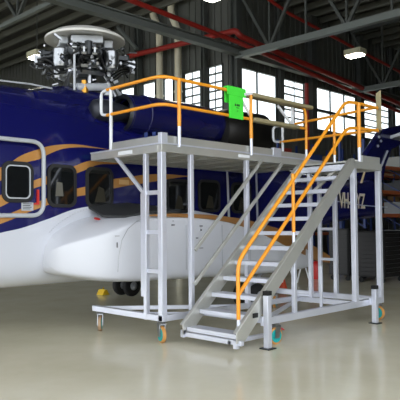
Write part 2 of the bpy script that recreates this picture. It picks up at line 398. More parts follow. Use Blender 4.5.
# ---- sponson (white, with gold rim)
def sponson(side, name):
    sg = -1 if side < 0 else 1
    def Y(d): return d if side < 0 else 2*HC-d
    mb = MB()
    # rings over x: outer d, inner 2.1, z bottom, z top outer, z top inner
    S = [(-.80, 1.62, 1.0, 1.28, 1.44), (-.68, 1.38, .91, 1.38, 1.62), (-.45, 1.18, .86, 1.46, 1.78), (-.2, 1.02, .81, 1.54, 1.90), (.1, .95, .78, 1.64, 1.96), (.6, .94, .76, 1.78, 2.02), (1.46, .94, .74, 1.80, 1.94), (2.1, .94, .72, 1.78, 1.90), (2.73, .94, .71, 1.71, 1.82),
         (3.44, .96, .69, 1.57, 1.68), (4.1, 1.0, .68, 1.42, 1.52), (4.56, 1.05, .68, 1.30, 1.40), (5.1, 1.14, .69, 1.12, 1.2), (5.5, 1.28, .72, .95, 1.02), (5.75, 1.5, .76, .84, .9)]
    rings = []
    for x, do, zb, zo, zi in S:
        h = zo-zb; r = min(.09, h*.3); pts = [(2.15, zb+.02), (do+.28, zb-.02), (do+.10, zb), (do+.03, zb+.05*min(1, h)), (do, zb+.14*h), (do, zo-.10*h), (do+.01, zo-.03*h), (do+.045, zo+.0), (do+.2, zo+(zi-zo)*.2), (2.15, zi)]
        rings.append([(x, Y(a), z) for a, z in pts])
    mb.loft(rings)
    o = obj(name, mb, WHT, heli); o.data.shade_smooth()
    md = o.modifiers.new('smooth', 'SUBSURF'); md.levels = md.render_levels = 2
    return o
sp1 = sponson(-1, 'sponson'); sp2 = sponson(1, 'sponson')
# gold rim strip along the sponson's upper edge
up = [(148,214.8),(165,213.5),(180,213.6),(200,214.2),(215,215.2),(230,217),(245,219.2),(260,223.2),(275,227.5),(290,232.5),(305,238.5),(318,246),(330,256)]
lo = [(148,216.3),(165,216.6),(180,217.2),(200,218.3),(215,219.8),(230,222.6),(245,227.3),(260,233.2),(275,240),(290,248),(305,255),(318,260),(330,263)]
def decal(name, up, lo, d, m_, parent, t=.006):
    mb = MB(); A = [on(1, d, *p) for p in up]; B = [on(1, d, *p) for p in lo]
    a0 = [mb.b.verts.new((p.x, d, p.z)) for p in A]; b0 = [mb.b.verts.new((p.x, d, p.z)) for p in B]
    a1 = [mb.b.verts.new((p.x, d+t, p.z)) for p in A]; b1 = [mb.b.verts.new((p.x, d+t, p.z)) for p in B]
    n = len(A)
    for k in range(n-1):
        for q in ((a0[k],a0[k+1],b0[k+1],b0[k]), (a1[k],b1[k],b1[k+1],a1[k+1]), (a0[k],a1[k],a1[k+1],a0[k+1]), (b0[k],b0[k+1],b1[k+1],b1[k])): mb._f(q)
    mb._f((a0[0],b0[0],b1[0],a1[0])); mb._f((a0[-1],a1[-1],b1[-1],b0[-1]))
    return obj(name, mb, m_, parent, label=None)
def dsp(x):
    S = [(-.1, .95), (3.0, .94), (3.44, .96), (4.1, 1.0), (4.56, 1.05), (5.1, 1.14), (5.5, 1.28), (5.8, 1.5)]
    for a, b_ in zip(S, S[1:]):
        if x <= b_[0]: return a[1]+(b_[1]-a[1])*max(0, x-a[0])/(b_[0]-a[0])
    return 1.5
mb = MB(); rows = []
for u, l in zip(up, lo):
    row = []
    for t in (0, .5, 1):
        px, py = u[0]+(l[0]-u[0])*t, u[1]+(l[1]-u[1])*t
        d = .95
        for _ in range(4): p = on(1, d-.012, px, py); d = dsp(p.x)
        row.append(Vector((p.x, d-.012, p.z)))
    rows.append(row)
rings = [[r_[0], r_[1], r_[2], r_[2]+Vector((0, .02, 0)), r_[1]+Vector((0, .02, 0)), r_[0]+Vector((0, .02, 0))] for r_ in rows]
mb.loft(rings); obj('rim_stripe', mb, GOLD, sp1, label='gold stripe')
# walkway on the sponson top
w = MB(); Q = [(-.12, 1.33, 1.815), (1.05, 1.02, 1.89), (1.3, 1.75, 1.99), (.25, 1.75, 1.93)]
w.loft([[(x_, y_, z_), (x_, 1.77, z2), (x_, 1.77, z2-.03), (x_, y_, z_-.03)] for x_, y_, z_, z2 in ((.0, 1.40, 1.80, 1.945), (.3, 1.20, 1.79, 1.985), (.8, 1.14, 1.87, 2.02), (1.4, 1.12, 1.88, 1.98))]); obj('walkway', w, WALK, sp1)
# markings
mk = MB()
for px, py, w_, h_ in ((173,221,1.2,.5),(173,225,3,1),(201,226,3,1),(201,230,1,1.6),(197,238,2,1),(205,238,2,1),(201,248,4,.6),(254,222,1,.5),(117,236,3.5,.4),(117,245,.5,5)):
    p = on(1, .935, px, py); s = .0155
    mk.box(p.x-w_*s/1.4, p.x+w_*s/1.4, .925, .938, p.z-h_*s/2, p.z+h_*s/2)
obj('markings', mk, DSTEEL, sp1)
# rivet lines on sponson
rv = MB()
for px in (143,): 
    for py in range(228, 276, 4):
        p = on(1, .935, px, py); rv.box(p.x-.006, p.x+.006, .928, .94, p.z-.006, p.z+.006)
obj('rivets', rv, GREYP, sp1)
for px in (186, 222, 250):
    pl = MB(); p = on(1, .936, px, 222+max(0, px-222)*.3); pl.box(p.x-.005, p.x+.005, .931, .94, .9, p.z-.05); obj('panel_seam', pl, GREYP, sp1)
cs = MB(); cs.tube([Vector((lambda v: (v.x, dsp(v.x)-.002 if v.x > .1 else .945-(v.x-.1)*.02, v.z))(on(1, .945, px, py))) for px, py in ((118,272),(119,255),(122,240),(128,229),(137,221),(148,217))], .004, 6); obj('panel_seam', cs, STEEL, sp1)
hr = MB()
for (xa, ya), (xb, yb) in (((50,232),(60,222)),((60,222),(75,213)),((75,213),(92,207))):
    for k in range(6): p = on(1, 1.777, xa+(xb-xa)*k/6, ya+(yb-ya)*k/6); hr.box(p.x-.007, p.x+.007, 1.772, 1.79, p.z-.007, p.z+.007)
obj('rivets', hr, GREYP, heli)
# red dot placards
rd = MB(); p = on(1, 1.3, 87, 228); rd.lathe((-.13, 1.36, 1.74), (0,-.35,1), [(0, 0), (0, .05), (.012, .05), (.012, 0)], 14); obj('red_placard', rd, RED, sp1)
# ---- side windows
for px, py, w_, h_, inner in ((17.5, 182, .50, .60, 1), (61.8, 186, .52, .66, 0), (99.3, 187.5, .54, .66, 0), (178.2, 196, .60, .62, 0), (209, 196, .60, .62, 0), (241, 198, .60, .62, 0)):
    c_ = on(1, 1.78, px, py); e = MB(); o_, i_ = rrect(c_.x, c_.z, w_, h_, .13, 6), rrect(c_.x, c_.z, w_-.10, h_-.10, .09, 6)
    e.loft([[(a, 1.79, z) for a, z in o_], [(a, 1.755, z) for a, z in o_], [(a, 1.75, z) for a, z in i_], [(a, 1.78, z) for a, z in i_]], caps=False)
    fr = obj('cabin_window', e, RUB, heli, .004, label='black rubber framed cabin window')
    g = MB(); g.prism([(a, 1.768, z) for a, z in i_], (0, .01, 0)); obj('pane', g, GLASS, fr)
    if inner:
        k = MB(); i2, i3 = rrect(c_.x, c_.z, w_-.10, h_-.11, .08, 6), rrect(c_.x, c_.z, w_-.135, h_-.145, .07, 6)
        k.loft([[(a, 1.763, z) for a, z in i2], [(a, 1.752, z) for a, z in i2], [(a, 1.752, z) for a, z in i3], [(a, 1.763, z) for a, z in i3]], caps=False)
        obj('seal', k, GREYP, fr, label='pale grey seal')
    elif px < 70:   # things inside catch the light: seat backs
        k = MB(); k.prism([(c_.x-.12, 1.764, c_.z-.16), (c_.x+.02, 1.764, c_.z-.16), (c_.x+.0, 1.764, c_.z+.05), (c_.x-.1, 1.764, c_.z+.06)], (0, .006, 0)); obj('seat_back', k, mat('pale_seat_fabric', (92, 90, 82), .8), fr)
    else:
        k = MB(); k.prism([(c_.x-.1, 1.764, c_.z-.24), (c_.x+.12, 1.764, c_.z-.24), (c_.x+.08, 1.764, c_.z-.02), (c_.x-.02, 1.764, c_.z+.02)], (0, .006, 0)); obj('seat_back', k, mat('olive_seat_fabric', (40, 36, 22), .8), fr)
# silver door surround
tl, br = on(1, 1.76, 43.5, 145), on(1, 1.76, 43.5, 214.5)
z1_, z0_ = on(1, 1.76, 20, 141.5).z+.02, on(1, 1.76, 20, 215.5).z
P = [(-2.7, 1.755, z1_), (tl.x, 1.755, z1_), (tl.x, 1.755, z0_), (-2.7, 1.755, z0_), (-2.7, 1.755, z1_)]
d = MB(); d.tube(arc(P, .2, 6), .032, 8); ds = obj('door_surround', d, GREYP, heli, label='silver grey rounded door frame')
h = MB(); p = on(1, 1.75, 38, 197); h.box(p.x-.012, p.x+.02, 1.745, 1.775, p.z-.09, p.z+.11); h.box(p.x-.06, p.x+.02, 1.745, 1.775, p.z-.115, p.z-.09); obj('emergency_handle', h, RED, heli, label='red handle')
pc = MB(); p = on(1, 1.75, 28.5, 206.5); pc.box(p.x-.1, p.x+.09, 1.768, 1.782, p.z-.06, p.z+.06); pc.mi = 1
for k in range(4): pc.box(p.x-.08, p.x+.06-.02*(k % 2), 1.764, 1.77, p.z+.035-k*.025, p.z+.045-k*.025)
obj('placard', pc, [GREYP, DSTEEL], heli, label='small white placard')
pc = MB(); p = on(1, 1.75, 124, 182); pc.box(p.x-.08, p.x+.12, 1.768, 1.782, p.z-.04, p.z+.04); obj('placard', pc, mat('tan_placard', (205, 165, 110), .5), heli, label='tan placard')
# ---- engine nacelle and exhaust
def nac(yc, nm):
    n = MB(); n.lathe((.92, yc, 3.60), (1, 0, 0), [(.14, .25), (.03, .27), (0, .30), (.04, .34), (.25, .36), (.42, .37), (.425, .385), (.46, .385), (.465, .37), (1.4, .385), (2.0, .37), (2.5, .33)], 28)
    o = obj(nm, n, NAVY, heli)
    l = MB(); l.lathe((.92, yc, 3.60), (1, 0, 0), [(.10, .255), (.02, .262), (-.015, .295), (.02, .33), (.07, .345)], 28); obj('intake_lip', l, DSTEEL, o)
    q = MB(); q.lathe((.92, yc, 3.60), (1, 0, 0), [(-.62, 0), (-.61, .10), (-.56, .17), (-.45, .20), (-.25, .20), (-.12, .17), (.1, .15), (.3, .15), (.45, .255), (.46, 0)], 24); obj('intake_bullet', q, mat('grey_intake_cone', (50, 52, 60), .35, .3), o)
    s = -1 if yc < HC else 1
    e = MB(); ax = Vector((1, .18*s, -.04))
    e.lathe((3.30, yc, 3.50), ax, [(0, .30), (.06, .44), (.2, .50), (1.15, .52), (1.18, .5), (1.16, .47), (.3, .44), (.28, 0)], 28); ex = obj('exhaust', e, mat('sooty_bronze', (26, 24, 22), .4, .6, .3, 4), o, label='dark round exhaust duct')
    return o
nac(2.12, 'engine_nacelle'); nac(2*HC-2.12, 'engine_nacelle')
hh = MB(); hh.loft([[(x, HC+y, z) for y, z in ((-.65, 3.5), (-.62, 3.8), (-.4, 3.95+dz), (0, 4.02+dz), (.4, 3.95+dz), (.62, 3.8), (.65, 3.5))] for x, dz in ((-.6, -.12), (0, .06), (1.0, .12), (1.9, .1), (2.7, .02), (3.5, -.15))]); obj('gearbox_cowling', hh, NAVY, heli)
# handle line on top edge of the hull
rl = MB(); rl.tube([on(1, 2.35, 0, 80.5), on(1, 2.35, 30, 84), on(1, 2.35, 52, 88.5)], .015, 6); obj('roof_rail', rl, GREYP, heli)
# grey mooring rods seen under the platform
for px0, px1, y1 in ((227, 229, 217), (256, 257.5, 221)):
    k = MB(); a = on(1, 1.72, px0, 166); b_ = on(1, 1.55, px1, y1); k.tube([a, b_], .022, 8); obj('grab_pole', k, GREYP, heli)
# ---- rotor head
HX, HY = .72, HC
rh = MB(); rh.lathe((HX, HY, 3.95), (0,0,1), [(0, .48), (.08, .48), (.1, .36), (.2, .34), (.22, .2), (.9, .16), (1.15, .12), (1.15, 0)], 28)
rot = obj('rotor_head', rh, DSTEEL, heli, label='bare metal rotor head')
dm = MB(); prof = [(.06, 0), (.05, .3), (.02, .56), (.005, .68), (.02, .725), (.06, .72), (.14, .60), (.2, .42), (.24, .22), (.25, 0)]
dm.lathe((HX, HY, 4.97), (0,0,1), prof, 48); obj('hub_dome', dm, DOMEM, rot, label='wide shallow light grey dome')
sw = MB(); sw.lathe((HX, HY, 4.30), (0,0,1), [(0, .2), (0, .42), (.06, .46), (.1, .42), (.1, .2)], 28); sw.lathe((HX, HY, 4.44), (0,0,1), [(0, .2), (0, .36), (.05, .38), (.08, .34), (.08, .2)], 28); obj('swashplate', sw, STEEL, rot)
hb = MB(); hb.lathe((HX, HY, 4.62), (0,0,1), [(0, .14), (0, .34), (.05, .4), (.18, .4), (.22, .32), (.22, .14)], 24); obj('hub_plate', hb, DSTEEL, rot)
A0 = R(-38)
def P(rad, ang, z): return Vector((HX+rad*math.cos(ang), HY+rad*math.sin(ang), z))
for k in range(4):
    an = A0+k*math.pi/2+R(8); u = Vector((math.cos(an), math.sin(an), 0)); v = Vector((-u.y, u.x, 0))
    arm = MB(); arm.beam(P(.28, an, 4.72), P(.78, an, 4.70), .26, .09); arm.beam(P(.28, an, 4.60), P(.78, an, 4.60), .26, .05)
    arm.lathe(P(.50, an, 4.52), (0,0,1), [(0, .0), (0, .10), (.28, .10), (.28, 0)], 14)
    arm.lathe(P(.74, an, 4.55), (0,0,1), [(0, .0), (0, .07), (.24, .07), (.24, 0)], 12)
    ao = obj('blade_arm', arm, DSTEEL, rot, .01)
    cf = MB(); cf.beam(P(.48, an-.62, 4.90), P(.48, an+.62, 4.93), .16, .14); cf.beam(P(.2, an, 4.84), P(.5, an, 4.84), .2, .1); obj('damper_cuff', cf, GREYP, ao, .02, label='light grey cuff')
    cg = MB(); cg.beam(P(.74, an, 4.62)-v*.09, P(.90, an, 4.60)-v*.09, .03, .10); cg.beam(P(.74, an, 4.62)+v*.09, P(.90, an, 4.60)+v*.09, .03, .10)
    for s in (-.09, .09):
        for z in (4.55, 4.64): cg.lathe(P(.87, an, z)+v*(s-.04), v, [(0, 0), (0, .03), (.08, .03), (.08, 0)], 8)
    obj('blade_fitting', cg, STEEL, ao)
    dp = MB(); q = P(.42, an+.62, 4.68); p = P(.78, an+.16, 4.62); dp.tube([q, p], .05, 10); dp.tube([q+(p-q)*.2, q+(p-q)*.62], .075, 12); obj('lag_damper', dp, DSTEEL, ao)
    pr = MB(); p0, p1 = P(.46, an-.5, 4.36), P(.56, an-.42, 4.74); pr.tube([p0, p1], .022, 8); pr.tube([p0+(p1-p0)*.25, p0+(p1-p0)*.75], .034, 8); pr.lathe(p1-v*.04, v, [(0, 0), (0, .045), (.08, .045), (.08, 0)], 10); pr.lathe(p0-v*.04, v, [(0, 0), (0, .045), (.08, .045), (.08, 0)], 10); obj('pitch_link', pr, STEEL, rot)
    sv = MB(); p0, p1 = P(.66, an+.9, 3.92), P(.42, an+.82, 4.34); sv.tube([p0, p1], .026, 8); sv.tube([p0, p0+(p1-p0)*.55], .05, 10); obj('servo', sv, STEEL, rot)
    for j in range(34):     # brackets, clamps and blocks around each arm root
        a2 = an+random.uniform(-.78, .78); rr = .3+.6*random.random()**.7; z = random.uniform(4.38 if rr > .55 else 4.08, 4.80); sz = random.uniform(.014, .034)
        bl = MB(); c_ = P(rr, a2, z); t_ = P(rr+random.uniform(.04, .12), a2+random.uniform(-.15, .15), z+random.uniform(-.08, .08))
        if j % 3: bl.beam(c_, t_, sz, sz*random.uniform(.8, 1.8))
        else: bl.lathe(c_, (random.uniform(-1,1), random.uniform(-1,1), .3), [(0, 0), (0, sz*1.3), (.03, sz*1.3), (.03, sz*.7), (.07, sz*.7), (.07, 0)], 10)
        obj('fitting', bl, (CHROME, STEEL, GREYP, CHROME, DSTEEL)[j % 5], ao)
    for j in range(5):
        q = random.uniform(-.6, .6); hs = MB(); hs.tube(arc([P(.3, an+q, 4.4+.05*j), P(.55, an+q+.15, 4.30+.05*j), P(.72, an+q*.7, 4.48+.05*j), P(.86, an+q*.4, 4.50+.04*j)], .1, 4), .018, 6); obj('hose', hs, RUB, ao)
    lk = MB(); lk.lathe(P(.62, an+.75, 4.40), (0,0,1), [(0, 0), (0, .11), (.08, .13), (.3, .13), (.34, .08), (.34, 0)], 14); obj('accumulator', lk, STEEL, ao)
for q, (a2, m_) in enumerate(((-2.2, BRASS), (-1.4, GREYP), (-.6, STEEL), (.4, BRASS), (2.5, GREYP))):
    g = MB(); p0 = P(.56, a2, 3.93); g.lathe(p0, (0,0,1), [(0, 0), (0, .07), (.12, .07), (.13, .05), (.22, .05), (.22, 0)], 12); obj('actuator', g, m_, rot)
fp = MB(); fp.tube([P(.62, -2.4, 4.02), P(.55, -1.5, 4.08), P(.6, -.7, 4.02)], .07, 10); obj('fairing', fp, GREYP, rot)
tl_ = MB(); tl_.tube([P(.95, -2.36, 3.9), P(.95, -2.36, 4.5)], .02, 8); obj('gust_lock', tl_, GREYP, rot)
tl_ = MB(); tl_.tube([P(.35, -1.95, 4.0), P(.35, -1.95, 4.55)], .035, 8); tl_.tube([P(.35, -1.95, 4.5), P(.45, -2.3, 4.62)], .02, 8); tl_.tube([P(.35, -1.95, 4.5), P(.45, -1.6, 4.62)], .02, 8); obj('scissor_link', tl_, STEEL, rot)
# ---- tail
tf = MB(); fin = [(352,180),(364,154),(380,130),(397,125.5),(420,122),(408,140),(389,150),(383,166),(380,184)]
pts = [on(1, HC, *p) for p in fin]; tf.prism([(p.x, HC-.1, p.z) for p in pts], (0, .2, 0)); fo = obj('tail_fin', tf, NAVY, heli, .03)
sb = MB(); a = on(1, HC-.1, 390, 136); b_ = on(1, HC-.1, 404, 106)
sb.loft([[(a.x, HC-.05, a.z-.1), (a.x+.7, HC-.05, a.z-.1), (a.x+.7, HC-.05, a.z), (a.x, HC-.05, a.z)], [(a.x+.5, HC-2.0, a.z+.45), (a.x+1.0, HC-2.0, a.z+.45), (a.x+1.0, HC-2.0, a.z+.5), (a.x+.5, HC-2.0, a.z+.5)]]); obj('stabiliser', sb, GREYP, fo, label='pale grey stabiliser')
ed = MB(); P1 = [on(1, HC-.12, *p) for p in ((387.5,151),(381.5,166))]; ed.tube(P1, .03, 8); obj('trailing_strip', ed, GREYP, fo)
for px, py in ((379,137),(381,141),(378,146)): ln = MB(); p = on(1, HC-.11, px, py); ln.lathe((p.x, HC-.13, p.z), (0,1,0), [(0, 0), (0, .04), (.04, .04)], 8); obj('fin_fastening', ln, GREYP, fo)
def sided(x):   # near side surface of the boom
    s = lerp_st(x); return HC-1.12*s[1]
# registration
def text(body, size, name, parent, mtl, org, squeeze=1.0):
    cu = bpy.data.curves.new(name, 'FONT'); cu.body = body; cu.size = size; cu.extrude = .004; cu.align_x = 'LEFT'; cu.offset = .012
    t = bpy.data.objects.new(name, cu); COL.objects.link(t); bpy.context.view_layer.update()
    me = bpy.data.meshes.new_from_object(t.evaluated_get(bpy.context.evaluated_depsgraph_get())); bpy.data.objects.remove(t)
    L = rootloc(parent)
    for v in me.vertices: v.co = Vector((org[0]+v.co.x*squeeze, org[1]-v.co.z+(v.co.x*squeeze)*org[3], org[2]+v.co.y))-L
    me.materials.append(mtl); o = bpy.data.objects.new(name, me); COL.objects.link(o); o.parent = parent; return o
pv, pz = on(1, 2.36, 339.5, 207.5), on(1, 2.42, 367.5, 207.5)
k0, k1 = sided(pv.x), sided(pz.x)
reg = text('VH-NYZ', .58, 'registration', heli, mat('cream_lettering', (214, 204, 178), .5), (pv.x, k0-.03, pv.z, (k1-k0)/(pz.x-pv.x)), 1.0)
reg['label'] = 'cream registration letters VH-NYZ'
L0 = max(v.co.x for v in reg.data.vertices)-min(v.co.x for v in reg.data.vertices); x_0 = min(v.co.x for v in reg.data.vertices); sc_ = (pz.x-pv.x)/L0
for v in reg.data.vertices: v.co.x = x_0+(v.co.x-x_0)*sc_
# pale chevron marks and line on the boom
cm = MB()
for q in (((362,183),(366.5,171),(367.5,172),(364,183)), ((355,184),(357,179),(358,180),(356.5,184))):
    pp = [on(1, 2.40, *p) for p in q]; cm.prism([(p.x, sided(p.x)-.012, p.z) for p in pp], (0, .02, 0))
obj('boom_marking', cm, mat('cream_mark', (220, 200, 160), .5), heli)
bl = MB(); bl.tube([(8.0, sided(8.0)-.01, 2.22), (9.6, sided(9.6)-.012, 2.13), (11.2, sided(11.2)-.01, 2.10)], .014, 6); obj('coach_line', bl, GREYP, heli)
# ---- landing gear
def wheel(mb_parent, x, y, r=.24, w=.15, name='wheel'):
    t = MB(); t.lathe((x, y-w/2, r), (0,1,0), [(0, .10), (0, r*.82), (.02, r*.95), (.045, r), (w-.045, r), (w-.02, r*.95), (w, r*.82), (w, .10)], 28); o = obj(name, t, RUB, mb_parent)
    h = MB(); h.lathe((x, y-w/2+.01, r), (0,1,0), [(0, 0), (-.012, .03), (0, .05), (.03, .10), (.03, .13), (w-.05, .13), (w-.03, 0)], 20); obj('rim', h, GREYP, o); return o
for x, y in ((3.3, 4.98), (3.62, 1.5)):
    st = MB(); st.tube([(x, y, .24), (x, y, .95)], .06, 12); st.tube([(x, y-.3, .24), (x, y+.3, .24)], .035, 10); st.tube([(x, y, .3), (x+.5, y, .8)], .03, 8)
    so = obj('landing_gear', st, GREYP, heli); wheel(so, x, y-.19); wheel(so, x, y+.19)
st = MB(); st.tube([(-4.6, HC, .2), (-4.6, HC, .9)], .05, 12); st.tube([(-4.6, HC-.2, .2), (-4.6, HC+.2, .2)], .03, 10); so = obj('landing_gear', st, GREYP, heli); wheel(so, -4.6, HC-.14, .2, .12); wheel(so, -4.6, HC+.14, .2, .12)
# yellow chock
ch = MB(); p = on(2, 0, 103, 294.5); x, y = p.x, p.y
ch.prism([(x-.1, y-.12, 0), (x+.1, y-.12, 0), (x+.03, y-.12, .12), (x-.03, y-.12, .12)], (0, .24, 0)); ch.tube([(x, y, .11), (x, y-.02, .17)], .015, 8)
tag(obj('wheel_chock', ch, YEL, loc=(x, y, 0)), 'small yellow wheel chock on the floor left of the far wheels', 'chock')

# ================================================================= THE WORK PLATFORM
plat = empty('work_platform', 'wheeled aluminium aircraft work platform with orange handrails and stairs', 'platform', (0, 0, 0))
def part(name, fn, m_=ALU, parent=None, bevel=.004, label=None):
    mb = MB(); fn(mb); return obj(name, mb, m_, parent or plat, bevel, label=label)
ZB, ZT = 2.664, 2.79; AR = 3.92; DN, DF = -1.185, -.2; ZLB, ZLT = 2.531, 2.647
# main deck
part('deck_frame', lambda b: (b.box(-.03, AR, -.03, .05, ZB, ZT), b.box(-.03, .05, .05, 1.60, ZB, ZT), b.box(AR-.06, AR, .05, 1.6, ZB, ZT), b.box(-.03, AR, 1.60, 1.66, ZB, ZT)), ALUD, bevel=.006)
def planks(b):
    y = .06
    while y < 1.58:
        b.box(.055, AR-.065, y, min(y+.19, 1.595), ZT-.05, ZT-.02); b.box(.055, AR-.065, y, y+.03, ZB+.015, ZT-.05); y += .2
part('deck_planks', planks, ALUD)
for x in (.55, 1.2, 1.806, 2.45, 3.07, 3.6): part('joist', lambda b: b.box(x-.03, x+.03, .055, 1.595, ZB+.0, ZT-.095), ALUD)
part('added_edge_lip', lambda b: (b.box(-.04, AR, -.045, -.03, ZT-.02, ZT+.004), b.box(-.045, -.03, -.045, 1.66, ZT-.02, ZT+.004)), ALU)  # thin flange added so the deck edge shows a highlight and shadow line
part('toe_board', lambda b: (b.box(-.005, 2.55, 0, .02, ZT, 2.905), b.box(2.68, 3.5, 0, .02, ZT, 2.885), b.box(-.005, .02, .02, 1.2, ZT, 2.905)), ALUD)
part('toe_board_clip', lambda b: b.box(2.5, 2.72, -.012, .04, ZT, 2.93), ALU); part('toe_board_clip', lambda b: b.box(-.02, .1, -.012, .06, ZT, 2.94), ALU)
part('corner_lug', lambda b: (b.box(-.02, .0, .12, .18, 2.9, 2.96), b.box(-.02, .0, .3, .36, 2.9, 2.97)), BLUEP)
# stickers
part('sticker', lambda b: b.box(-.036, -.03, .62, .95, 2.69, 2.745), WHITEP, bevel=0, label='small white sticker')
part('sticker', lambda b: b.box(1.58, 1.85, -.036, -.03, 2.70, 2.745), WHITEP, bevel=0, label='small white sticker')
# landing
part('landing_deck', lambda b: (b.box(3.05, AR+.03, DN-.03, DN+.05, ZLB, ZLT), b.box(3.05, AR+.03, DN+.05, -.04, ZLT-.05, ZLT-.01), b.box(AR-.03, AR+.03, DN+.05, -.04, ZLB, ZLT), b.box(3.05, 3.11, DN+.05, -.04, ZLB, ZLT), b.box(3.05, AR, -.10, -.035, ZLB, ZLT)), ALUD, bevel=.006)
part('toe_board', lambda b: (b.box(3.36, AR+.02, DN, DN+.02, ZLT, 2.76), b.box(AR, AR+.02, DN+.02, -.05, ZLT, 2.76)), ALUD)
# posts
def leg(x, y, z0, z1, w=.075, name='leg'): return part(name, lambda b: b.box(x-w/2, x+w/2, y-w/2, y+w/2, z0, z1), ALU, bevel=.006)
leg(.015, .02, .30, ZB, .09); leg(.0, .345, .30, ZB, .065); leg(.56, .0, .30, ZB, .066); leg(1.806, 0, .30, ZB, .07); leg(AR-.02, .03, .30, ZB, .065); leg(AR-.02, -.30, .30, ZLB, .07)
leg(3.09, -.32, .30, ZLB, .065); leg(3.10, DN+.02, .30, ZLB, .082); leg(AR-.02, DN+.02, .30, ZLB, .085)
leg(1.46, DN+.02, .36, 1.22, .06); leg(2.25, DN+.1, .36, 1.0, .04)
part('telescopic_sleeve', lambda b: b.box(-.02, .04, .38, .45, .62, 2.1), ALU)
for z in (2.1, 1.54, .99): part('rung', lambda b: b.box(-.015, .03, .055, .315, z-.03, z+.03), ALU)
for z in (.99, 1.54, 2.1): part('rung', lambda b: b.box(AR-.04, AR, -.262, -.005, z-.025, z+.025), ALU)
# base frame
part('base_rail', lambda b: b.box(-.03, .06, -.03, 1.63, .305, .388)); part('base_rail', lambda b: b.box(.06, AR, -.03, .045, .305, .388))
part('base_rail', lambda b: b.box(AR-.05, AR+.03, DN-.02, 1.2, .29, .388)); part('base_rail', lambda b: b.box(.78, AR-.05, DN-.02, DN+.06, .29, .388))
part('base_rail', lambda b: b.box(.78, .86, DN+.06, -.03, .305, .388)); part('base_rail', lambda b: b.box(3.05, 3.13, DN+.06, -.03, .305, .388))
part('base_brace', lambda b: b.beam((.06, 1.56, .347), (1.65, .06, .347), .06, .06)); part('base_brace', lambda b: b.beam((.9, DN+.1, .345), (3.05, -.08, .345), .05, .05))
part('base_brace', lambda b: b.beam((.5, .06, .347), (.03, .6, .347), .05, .06))
# diagonal braces
part('diagonal_brace', lambda b: b.beam((.59, -.05, 1.27), (2.14, -.05, 2.68), .03, .055), ALUD); part('diagonal_brace', lambda b: b.beam((.57, -.05, .78), (2.70, -.05, 2.68), .03, .055), ALUD)
part('knee_brace', lambda b: b.beam((.0, .37, 2.08), (.0, 1.05, 2.68), .045, .05)); part('knee_brace', lambda b: b.beam((3.0, .0, .42), (3.07, -.3, .42), .04, .04))
part('knee_brace', lambda b: b.beam((3.07, -.3, 2.1), (3.07, DN+.3, 2.55), .04, .05), ALUD)
# stairs
NT = 11; TR = (3.02-.265)/NT; RI = (2.60-.216)/NT
stairs = part('stair_flight', lambda b: b.box(2.98, 3.045, DN-.02, -.06, 2.50, 2.60), ALU)
sdir = Vector((3.02-.265, 0, 2.60-.216)).normalized()
for y, nm in ((DN, 'stringer'), (DF, 'stringer')):
    def st(b, y=y):
        t = .03
        lo_ = Vector((.20, y, .17)); hi = Vector((2.98, y, 2.63))
        nrm = Vector((-sdir.z, 0, sdir.x))
        pts = [(.17, y-t, .13), (.31, y-t, .13), (3.07, y-t, 2.53), (3.07, y-t, 2.68), (2.98, y-t, 2.68), (.17, y-t, .27)]
        b.prism(pts, (0, 2*t*.3, 0))
        d0 = (Vector(pts[2])-Vector(pts[1])).normalized()
        b.beam(Vector(pts[1])+Vector((0, 2*t*.55, .012)), Vector(pts[2])+Vector((0, 2*t*.55, .012)), .06, .015)
        b.beam(Vector(pts[5])+Vector((0, 2*t*.55, -.008)), Vector(pts[4])+Vector((0, 2*t*.55, -.008)), .06, .015)
    obj(nm, (lambda b: (st(b), b)[1])(MB()), ALUD, stairs, .003)
for i in range(NT):
    x, z = .265+TR*i, .216+RI*i
    mb = MB(); mb.box(x-.03, x+.20, DN+.03, DF-.035, z-.012, z+.012); mb.box(x-.035, x-.01, DN+.03, DF-.035, z-.045, z+.014); mb.box(x+.18, x+.205, DN+.03, DF-.035, z-.04, z+.012)
    obj('tread', mb, ALU, stairs, .003)
mb = MB(); mb.box(.2, .26, DN-.07, DF+.02, .10, .16); mb.box(.17, .23, DN-.02, DN+.04, .06, .15); mb.box(.17, .23, DF-.03, DF+.03, .09, .19); mb.box(.2, .9, DN+.1, DN+.16, .1, .15); obj('stair_foot', mb, ALU, stairs, .004)
mb = MB(); mb.box(.48, .58, DN-.042, DN-.03, .42, .48); obj('sticker', mb, BLACK, stairs, label='small black sticker')
# ---- guard rails
RR = .025
def rail(name, pts, r=RR, m_=ORANGE, rad=.12, parent=None, label=None):
    mb = MB(); mb.tube(arc(pts, rad, 6), r, 12); return obj(name, mb, m_, parent or plat, label=label)
zr, zm = 3.74, 3.345
rail('top_rail', [(0, 1.27, zr), (0, 0, zr), (3.47, 0, zr), (3.47, 0, ZT+.16)], rad=.2); rail('mid_rail', [(0, 1.27, zm), (0, 0, zm), (3.44, 0, zm)], rad=.2)
rail('rail_end_loop', [(0, 1.25, zr), (0, 1.42, zr-.02), (0, 1.42, zm+.02), (0, 1.25, zm)], .024, WHITEP, .09, label='white loop closing the rails')
rail('guard_post', [(0, 1.17, ZT+.0), (0, 1.17, zr)], .026, WHITEP, label='white post')
def gpost(x, y, z0, zw, z1, r=.028):
    mb = MB(); mb.tube([(x, y, zw), (x, y, z1)], r, 12); o = obj('guard_post', mb, ORANGE, plat)
    mb = MB(); mb.tube([(x, y, z0), (x, y, zw+.02)], r*.93, 12); obj('post_socket', mb, ALU, o, label='bare metal lower end')
gpost(.306, -.035, ZT-.04, 3.05, zr); gpost(1.898, -.035, ZT-.04, 3.02, zr-.01); 
mb = MB(); mb.tube([(3.47, 0, ZT), (3.47, 0, 2.97)], .026, 12); obj('post_socket', mb, ALU, plat)
ze, zme = 3.63, 3.24
